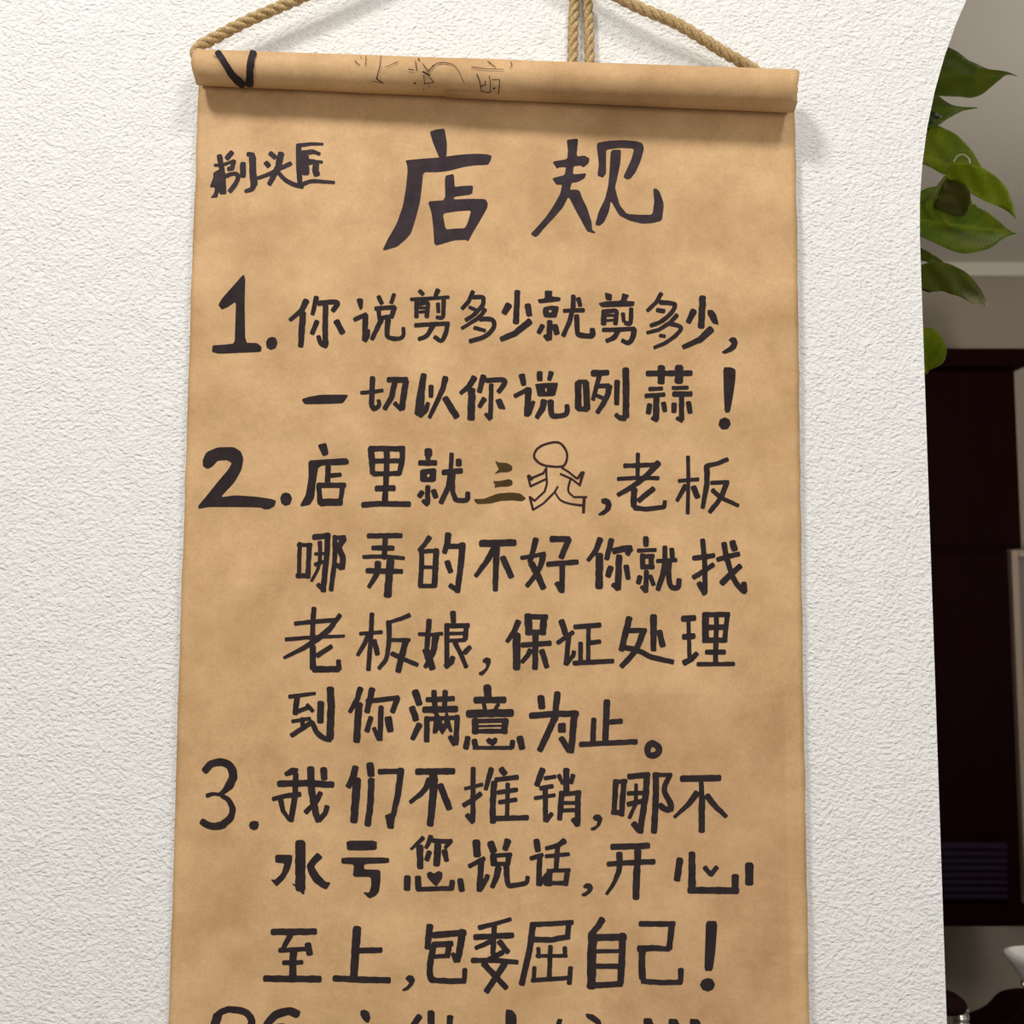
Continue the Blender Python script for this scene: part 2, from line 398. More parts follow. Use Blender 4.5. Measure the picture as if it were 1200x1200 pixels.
def leaf(outline, base, tip, D, mk, tilt=(0, 0), fold=0.006, droop=0.02, label=None):
    """outline drawn at the distance D behind the wall plane, then bent about its midrib"""
    pts = catmull_closed(outline, 3)
    # points beside the tip stay sharp
    xs_ = [p.x for p in pts]; ys_ = [p.y for p in pts]
    vv = [Vector((p.x, p.y)) for p in pts]; N = len(vv)
    step = 5.0
    gx = min(xs_) + step / 2
    b2, t2 = Vector(base), Vector(tip)
    ax = (t2 - b2); L = ax.length; ax.normalize(); nx = Vector((-ax.y, ax.x))
    def inside(p):
        c = False; j = N - 1
        for i in range(N):
            a, b = vv[i], vv[j]
            if (a.y > p.y) != (b.y > p.y) and p.x < (b.x - a.x) * (p.y - a.y) / (b.y - a.y) + a.x: c = not c
            j = i
        return c
    extra = []
    while gx < max(xs_):
        gy = min(ys_) + step / 2
        while gy < max(ys_):
            p = Vector((gx, gy))
            if inside(p) and min((p - q).length for q in vv[:N]) > 1.8: extra.append(p)
            gy += step
        gx += step
    k = 1
    while k * 3.0 < L:                      # midrib points
        p = b2 + ax * k * 3.0
        if inside(p): extra.append(p)
        k += 1
    vs, es, fs, *_ = delaunay_2d_cdt(vv + extra, [(i, (i + 1) % N) for i in range(N)], [list(range(N))], 1, 1e-4)
    verts = []; vein = []
    for v in vs:
        d = v - b2; u = d.dot(ax) / L; s = d.dot(nx)
        y = D + tilt[0] * (u - .5) * L * .0009 + tilt[1] * s * .0009
        y += -fold * (1 - min(abs(s) / 22.0, 1) ** 1.2) * -1 + droop * (u - .4) ** 2
        y += 0.0012 * math.sin(u * 17 + abs(s) * .25)
        verts.append(world_at(v.x, v.y, y))
        q = abs(s) < 1.3 and 0 < u < .93
        if mk == 'pale': vein.append(max(0.0, min(1.0, (v.x - 1125) / 22.0)) * max(0.0, min(1.0, (v.y - (v.x - 1120) * .55 - 332) / 6.0)) * .75); continue
        vein.append(1.0 if q else (0.25 if abs(((u * 9 - abs(s) * .06) % 1) - .5) < .08 else 0.0))
    o = mesh_obj('leaf', verts, [list(f) for f in fs], GREENS[mk], plant)
    at = o.data.attributes.new('vein', 'FLOAT', 'POINT'); at.data.foreach_set('value', vein)
    sm = o.modifiers.new('thickness', 'SOLIDIFY'); sm.thickness = 0.0005; sm.offset = 0
    if label: o['label'] = label
    return o
leaf([(1068, 88), (1080, 66), (1096, 55), (1109, 55), (1120, 59.5), (1128, 65), (1135, 70.5), (1145, 75), (1157, 80.5), (1171, 82.5), (1180, 84), (1187, 86.5), (1192.5, 90), (1186, 88), (1179, 88), (1173, 92.5), (1165, 99), (1158, 105), (1150, 111), (1138, 114.7), (1125, 113.5), (1098, 112), (1080, 107)], (1068, 86), (1192, 90), .20, 'dark', (.4, .5), .004)
leaf([(1062, 130), (1072, 112), (1088, 106), (1098, 111), (1107, 118), (1117, 123.5), (1130, 125.5), (1146, 126), (1137, 128), (1128, 130), (1118, 135), (1108, 141), (1099, 147), (1085, 150), (1070, 145)], (1064, 130), (1146, 126), .17, 'dark', (.2, -.6), .004)
leaf([(1068, 150), (1080, 132), (1092, 130), (1100, 134), (1104, 138), (1098, 144), (1088, 152), (1074, 160)], (1068, 152), (1104, 137), .155, 'black', (.2, .3), .002, label='leaf underside with deep shade in its colour')
leaf([(1062, 175), (1072, 156), (1086, 148.5), (1098, 147), (1108, 151), (1120, 157), (1130, 165.5), (1138, 174.5), (1144, 185), (1150, 196), (1155, 207), (1146, 209), (1134, 208), (1120, 207), (1105, 204), (1094, 198), (1083, 193), (1070, 190)], (1062, 176), (1155, 207), .19, 'mid', (.4, .4), .004)
leaf([(1108, 206), (1109, 199), (1115, 193), (1124, 191), (1134, 191.5), (1144, 194), (1152, 197), (1160, 202), (1168, 207.5), (1175, 214.5), (1182, 224.5), (1186, 236), (1189, 246), (1190.5, 256.5), (1186, 252), (1180, 247), (1170, 242), (1158, 237.5), (1145, 231), (1136, 225), (1128, 217), (1120, 212), (1112, 210)], (1108, 206), (1190, 256), .14, 'lime', (.3, .7), .006)
leaf([(1060, 262), (1064, 240), (1076, 226), (1092, 219), (1110, 220), (1126, 226), (1138, 233.5), (1150, 243.5), (1162, 250), (1172, 260), (1181, 268.5), (1191.5, 273.5), (1183, 276), (1173, 281.5), (1165, 288), (1155, 293), (1142, 296), (1130, 297), (1117, 294), (1104, 288.5), (1091, 282.5), (1078, 277), (1066, 272)], (1061, 256), (1191, 273.5), .175, 'deep', (.3, -.3), .006)
leaf([(1104, 210), (1112, 208), (1122, 210), (1130, 216), (1136.5, 226), (1136.5, 238), (1133, 249), (1126, 254), (1116, 252), (1105, 248), (1095, 243), (1098, 232), (1103, 220)], (1106, 210), (1128, 252), .150, 'olive', (.1, .9), .004, label='curled olive leaf with a pale rim')
leaf([(1062, 290), (1074, 288), (1083, 292.5), (1094, 298.5), (1106, 308), (1094, 311), (1084, 306), (1070, 303)], (1062, 294), (1106, 308), .185, 'dark', (.2, .2), .002)
leaf([(1062, 326), (1070, 314), (1082, 309.5), (1095, 307), (1110, 308.5), (1122, 313.5), (1132, 319), (1141, 328), (1149, 339), (1154, 349), (1158, 360), (1150, 356), (1143, 357), (1135, 353.5), (1126, 348), (1114, 344.5), (1104, 341), (1095, 342), (1080, 338), (1068, 335)], (1063, 328), (1158, 360), .165, 'pale', (.3, .4), .007, label='leaf with a pale variegated tip')
leaf([(1066, 338), (1078, 334), (1090, 336), (1100, 338), (1094, 341), (1089, 343), (1080, 340), (1072, 342)], (1066, 338), (1100, 338), .18, 'black', (0, .4), .002)
leaf([(1070, 402), (1074, 390), (1084, 384.5), (1093, 385), (1101, 391), (1107, 401), (1109.5, 411), (1108, 419), (1104, 426), (1096, 431), (1089, 434), (1085.5, 439), (1080, 434), (1073, 422)], (1076, 388), (1085.5, 439), .15, 'mid', (.2, .4), .006)
# pale colour for the highlight rim above the curled leaf
M_pale = mat('pale_rim_highlight', rgb(150, 140, 105), 0.4)
M_stem = mat('vine_stem', (0.10, 0.11, 0.012, 1), 0.5)
def tube_mesh(name, pts, rad, m, parent, n=10, taper=None):
    verts, faces = [], []
    up = Vector((0, 1, 0))
    for i, p in enumerate(pts):
        t = (pts[min(i + 1, len(pts) - 1)] - pts[max(i - 1, 0)]).normalized()
        a = t.cross(up); a = a.normalized() if a.length > 1e-4 else Vector((1, 0, 0)); b = t.cross(a)
        r = rad * (taper(i / (len(pts) - 1)) if taper else 1)
        for k in range(n):
            th = 2 * math.pi * k / n
            verts.append(p + a * math.cos(th) * r + b * math.sin(th) * r)
    for i in range(len(pts) - 1):
        for k in range(n):
            faces.append((i * n + k, i * n + (k + 1) % n, (i + 1) * n + (k + 1) % n, (i + 1) * n + k))
    faces.append(tuple(range(n))[::-1]); faces.append(tuple((len(pts) - 1) * n + k for k in range(n)))
    return mesh_obj(name, verts, faces, m, parent)
def smooth_path(pts, n=8):
    out = []
    for i in range(len(pts) - 1):
        p0 = pts[max(i - 1, 0)]; p1 = pts[i]; p2 = pts[i + 1]; p3 = pts[min(i + 2, len(pts) - 1)]
        for j in range(n):
            t = j / n
            out.append(0.5 * ((2 * p1) + (p2 - p0) * t + (2 * p0 - 5 * p1 + 4 * p2 - p3) * t * t + (3 * p1 - p0 - 3 * p2 + p3) * t ** 3))
    out.append(pts[-1].copy()); return out
def vp(px, py, D): return world_at(px, py, D)
tube_mesh('petiole', smooth_path([vp(1109, 207, .138), vp(1102, 216, .145), vp(1092, 228, .155), vp(1078, 238, .175), vp(1060, 236, .19)]), .0022, M_stem, plant)
tube_mesh('petiole', smooth_path([vp(1117, 190, .150), vp(1122, 182.8, .146), vp(1129, 181.5, .144), vp(1135, 186, .142), vp(1136.5, 192, .140)]), .0009, M_pale, plant)['label'] = 'pale highlight rim of the curled leaf, painted as a thin tube'  # highlight put in as a pale coloured tube
tube_mesh('vine', smooth_path([vp(1040, 20, .25), vp(1066, 86, .21), vp(1060, 150, .20), vp(1058, 235, .195), vp(1060, 300, .19), vp(1066, 350, .17), vp(1076, 388, .152)]), .0028, M_stem, plant)
bm = bmesh.new()
pc = vp(1005, -55, .25)
lathe(bm, [(.05, pc.z - .10), (.062, pc.z - .095), (.078, pc.z), (.083, pc.z + .002), (.083, pc.z + .014), (.075, pc.z + .014), (.072, pc.z - .005), (.01, pc.z - .006)], pc.x, pc.y, 40)
M_pot = mat('terracotta', rgb(150, 90, 62), 0.8)
bm_obj('pot', bm, M_pot, plant, smooth=True)
tube_mesh('wall_bracket', [Vector((pc.x, WT - .001, pc.z + .008)), Vector((pc.x, WT + .02, pc.z + .008)), Vector((pc.x, pc.y - .080, pc.z + .008))], .004, M_chrome, plant)
tube_mesh('vine', smooth_path([Vector((pc.x + .03, pc.y, pc.z - .006)), Vector((pc.x + .05, pc.y, pc.z + .03)), Vector((pc.x + .088, pc.y - .01, pc.z + .01)), vp(1040, 20, .25)]), .0028, M_stem, plant)
reparent(plant)

# ------------------------------------------------------------------ paper scroll
scroll = empty('paper_scroll', (0.0, -0.01, 0.75))
tag(scroll, 'hanging kraft paper scroll with rolled top and handwritten black marker rules', 'scroll')
YPAP = -0.010
TL, TR = world_at(233, 84, YPAP), world_at(931, 112, YPAP)
BL, BR = world_at(197, 1200, YPAP), world_at(948, 1200, YPAP)
def bulge(x, z):
    n_ = noise.noise(Vector((x * 5.0, 0.3, z * 4.0))) * 0.0030 + noise.noise(Vector((x * 14.0, 4.3, z * 17.0))) * 0.0010
    cr = noise.noise(Vector((x * 9 + z * 22, 7.1, z * 5))) 
    n_ += 0.0007 * cr
    top = max(0.0, 1 - (1.95 - z) / 0.05) if z < 1.95 else 1.0      # flat where it leaves the roll
    return -(n_ + 0.0008) * (1 - top)
def paper_y(x, z): return YPAP + bulge(x, z)
NU, NV = 110, 230
VMAX = 1.42
verts, faces = [], []
for j in range(NV + 1):
    v = VMAX * j / NV
    L = TL + (BL - TL) * v; R = TR + (BR - TR) * v
    for i in range(NU + 1):
        u = i / NU
        p = L + (R - L) * u
        e = 0.0
        if i == 0: e = -0.0006 * noise.noise(Vector((3, 1, v * 30)))
        if i == NU: e = 0.0008 * noise.noise(Vector((8, 1, v * 30)))
        verts.append(Vector((p.x + e, paper_y(p.x, p.z), p.z)))
for j in range(NV):
    for i in range(NU):
        a_ = j * (NU + 1) + i
        faces.append((a_, a_ + NU + 1, a_ + NU + 2, a_ + 1))
sheet = mesh_obj('paper_sheet', verts, faces, M_paper, scroll)
so = sheet.modifiers.new('thickness', 'SOLIDIFY'); so.thickness = 0.0003; so.offset = -1
sheet['label'] = 'brown kraft paper sheet with soft creases'

# roll: spiral of paper around a core, axis between two ends
def ax_pt(px, py, r): return world_at(px, py, -(0.0115 + r))
RL_, RR_ = 0.0158, 0.0186
AL, AR = ax_pt(230, 79.5, RL_), ax_pt(931, 107, RR_)
axd = (AR - AL).normalized(); LEN = (AR - AL).length
e1 = Vector((0, -1, 0)); e1 = (e1 - axd * e1.dot(axd)).normalized(); e2 = axd.cross(e1)
if e2.z < 0: e2 = -e2
def roll_r(t): return RL_ + (RR_ - RL_) * t + 0.00025 * noise.noise(Vector((t * 9, 2, 5)))
verts, faces = [], []
NA, TURNS, NL = 48, 3.0, 90
na = int(NA * TURNS)
for i in range(NL + 1):
    t = i / NL
    for k in range(na + 1):
        f = k / na                                  # 0 inner .. 1 outer
        th = math.radians(-150) - 2 * math.pi * TURNS * (1 - f)
        r = roll_r(t) - 0.0012 * TURNS * (1 - f)
        off = 0.0
        if i in (0, NL): off = 0.0016 * noise.noise(Vector((f * 22, i, 3))) + (0.004 * (1 - f) if i == 0 else -0.004 * (1 - f))
        if i == NL and f > .60: off += 0.0012 * noise.noise(Vector((f * 90, 7, 3)))
        verts.append(AL + axd * (LEN * t + off) + (e1 * math.cos(th) + e2 * math.sin(th)) * r)
for i in range(NL):
    for k in range(na):
        a_ = i * (na + 1) + k
        faces.append((a_, a_ + 1, a_ + na + 2, a_ + na + 1))
roll = mesh_obj('paper_roll', verts, faces, M_roll, scroll)
so = roll.modifiers.new('thickness', 'SOLIDIFY'); so.thickness = 0.0003; so.offset = 0
roll['label'] = 'rolled top edge with a black tick and pen scribbles'
# core
core_pts = [AL + axd * (LEN * k / 12 + (0.03 if k == 0 else 0) - (0.006 if k == 12 else 0)) for k in range(13)]
tube_mesh('core_rod', core_pts, 0.0095, M_rod, scroll, n=24)
# ragged tape along the seam under the roll
verts, faces = [], []
n_t = 220
for i in range(n_t + 1):
    t = 0.42 + 0.58 * i / n_t
    c = AL + axd * LEN * t; r = roll_r(t) + .0004
    for k, deg in enumerate((-100, -88, -76, -52)):
        th = math.radians(deg if k < 3 else -66 + 14 * min(1, (t - .42) / .2) + 7 * noise.noise(Vector((t * 70, 1, 1))) + 5 * noise.noise(Vector((t * 300, 1, 1))))
        verts.append(c + (e1 * math.cos(th) + e2 * math.sin(th)) * r)
for i in range(n_t):
    for k in range(3):
        a_ = i * 4 + k; faces.append((a_, a_ + 1, a_ + 5, a_ + 4))
tp = mesh_obj('seam_tape', verts, faces, M_strip, scroll); tp['label'] = 'ragged darker strip along the lower seam of the roll'

# ------------------------------------------------------------------ lettering
def proj_paper(px, py, off):
    y = YPAP
    for _ in range(3):
        p = world_at(px, py, y); y = paper_y(p.x, p.z)
    p = world_at(px, py, y); p.y -= off
    return p
def proj_roll(px, py, off):
    d = ray(px, py).normalized(); o = CAM - AL
    dp = d - axd * d.dot(axd); op = o - axd * o.dot(axd)
    t = 0.5; hit = None
    for _ in range(3):
        r = roll_r(min(max(t, 0), 1)) + 0.00045 + off
        a = dp.dot(dp); b = 2 * op.dot(dp); c = op.dot(op) - r * r
        disc = max(b * b - 4 * a * c, 0)
        s = (-b - math.sqrt(disc)) / (2 * a)
        hit = CAM + d * s; t = (hit - AL).dot(axd) / LEN
    return hit
def resample(pts, ws, step):
    out = [pts[0]]; wo = [ws[0]]
    for i in range(len(pts) - 1):
        L = (pts[i + 1] - pts[i]).length; n = max(1, int(math.ceil(L / step)))
        for k in range(1, n + 1):
            out.append(pts[i].lerp(pts[i + 1], k / n)); wo.append(ws[i] + (ws[i + 1] - ws[i]) * k / n)
    return out, wo
def catmull(pts, n=6):
    P = [pts[0] * 2 - pts[1]] + pts + [pts[-1] * 2 - pts[-2]]; out = []
    for i in range(1, len(P) - 2):
        for j in range(n):
            t = j / n; p0, p1, p2, p3 = P[i - 1], P[i], P[i + 1], P[i + 2]
            out.append(0.5 * ((2 * p1) + (p2 - p0) * t + (2 * p0 - 5 * p1 + 4 * p2 - p3) * t * t + (3 * p1 - p0 - 3 * p2 + p3) * t ** 3))
    out.append(pts[-1]); return out
class Ink:
    def __init__(s, proj, step): s.v = []; s.f = []; s.proj = proj; s.step = step; s.layer = 0
    def o(s): s.layer += 1; return 0.00028 + s.layer * 4e-6
    def ribbon(s, pts, ws, cap0=True, cap1=True, round_cap=False):
        off = s.o(); rows = []
        n = len(pts); seed = random.random() * 50
        acc = 0.0
        for i, p in enumerate(pts):
            if i: acc += (pts[i] - pts[i - 1]).length
            t = (pts[min(i + 1, n - 1)] - pts[max(i - 1, 0)])
            t = t.normalized() if t.length > 1e-6 else Vector((1, 0))
            nn = Vector((-t.y, t.x)); w_ = ws[i]
            k1 = 1 + 0.17 * noise.noise(Vector((acc * .16, seed, 0))); k2 = 1 + 0.17 * noise.noise(Vector((acc * .16, seed, 9)))
            if i == 0 and cap0:
                rows.append((p - t * .26 * w_, nn, w_ * .50, w_ * .46)); rows.append((p - t * .15 * w_, nn, w_ * .86, w_ * .80))
            rows.append((p, nn, w_ * k1, w_ * k2))
            if i == n - 1 and cap1:
                rows.append((p + t * .15 * w_, nn, w_ * .82, w_ * .88)); rows.append((p + t * .25 * w_, nn, w_ * .48, w_ * .54))
        base = len(s.v)
        for c, nn, wa, wb in rows:
            a = c + nn * wa / 2; b = c - nn * wb / 2
            s.v += [s.proj(a.x, a.y, off), s.proj((a.x + b.x) / 2, (a.y + b.y) / 2, off), s.proj(b.x, b.y, off)]
        for i in range(len(rows) - 1):
            q = base + i * 3
            s.f += [(q, q + 3, q + 4, q + 1), (q + 1, q + 4, q + 5, q + 2)]
    def disc(s, c, r):
        off = s.o(); b = len(s.v); s.v.append(s.proj(c.x, c.y, off)); n = 12
        for k in range(n): s.v.append(s.proj(c.x + r * math.cos(2 * math.pi * k / n), c.y + r * math.sin(2 * math.pi * k / n), off))
        for k in range(n): s.f.append((b, b + 1 + k, b + 1 + (k + 1) % n))
    def stroke(s, pts, w0, w1, curve):
        if curve and len(pts) > 2: pts = catmull(pts)
        L = [0]
        for i in range(1, len(pts)): L.append(L[-1] + (pts[i] - pts[i - 1]).length)
        ws = [w0 + (w1 - w0) * l / max(L[-1], 1e-6) for l in L]
        if curve and len(pts) > 2:
            p, w_ = resample(pts, ws, s.step); s.ribbon(p, w_)
        else:
            for i in range(len(pts) - 1):
                p, w_ = resample(pts[i:i + 2], ws[i:i + 2], s.step)
                s.ribbon(p, w_, i == 0, i == len(pts) - 2)
                if i: s.disc(pts[i], ws[i] / 2)
    def poly(s, loops):
        off = s.o(); pts = []; ed = []
        loops = [[q for i in range(len(lp)) for q in (lp[i].lerp(lp[i - 1], .13), lp[i].lerp(lp[(i + 1) % len(lp)], .13))] for lp in loops]
        for lp in loops:
            b = len(pts); pts += lp; ed += [(b + i, b + (i + 1) % len(lp)) for i in range(len(lp))]
        def ins(p, lp):
            c = False; j = len(lp) - 1
            for i in range(len(lp)):
                a, b = lp[i], lp[j]
                if (a.y > p.y) != (b.y > p.y) and p.x < (b.x - a.x) * (p.y - a.y) / (b.y - a.y) + a.x: c = not c
                j = i
            return c
        def ok(p): return ins(p, loops[0]) and not any(ins(p, h) for h in loops[1:])
        xs_ = [p.x for p in loops[0]]; ys_ = [p.y for p in loops[0]]; st_ = 5.0; extra = []
        x = min(xs_) + 2
        while x < max(xs_):
            y = min(ys_) + 2
            while y < max(ys_):
                if ok(Vector((x, y))): extra.append(Vector((x, y)))
                y += st_
            x += st_
        vs, es, fs, *_ = delaunay_2d_cdt(pts + extra, ed, [], 0, 1e-4)
        b = len(s.v); s.v += [s.proj(v.x, v.y, off) for v in vs]
        for f in fs:
            c = sum((vs[i] for i in f), Vector((0, 0))) / len(f)
            if ok(c): s.f.append(tuple(b + i for i in f))
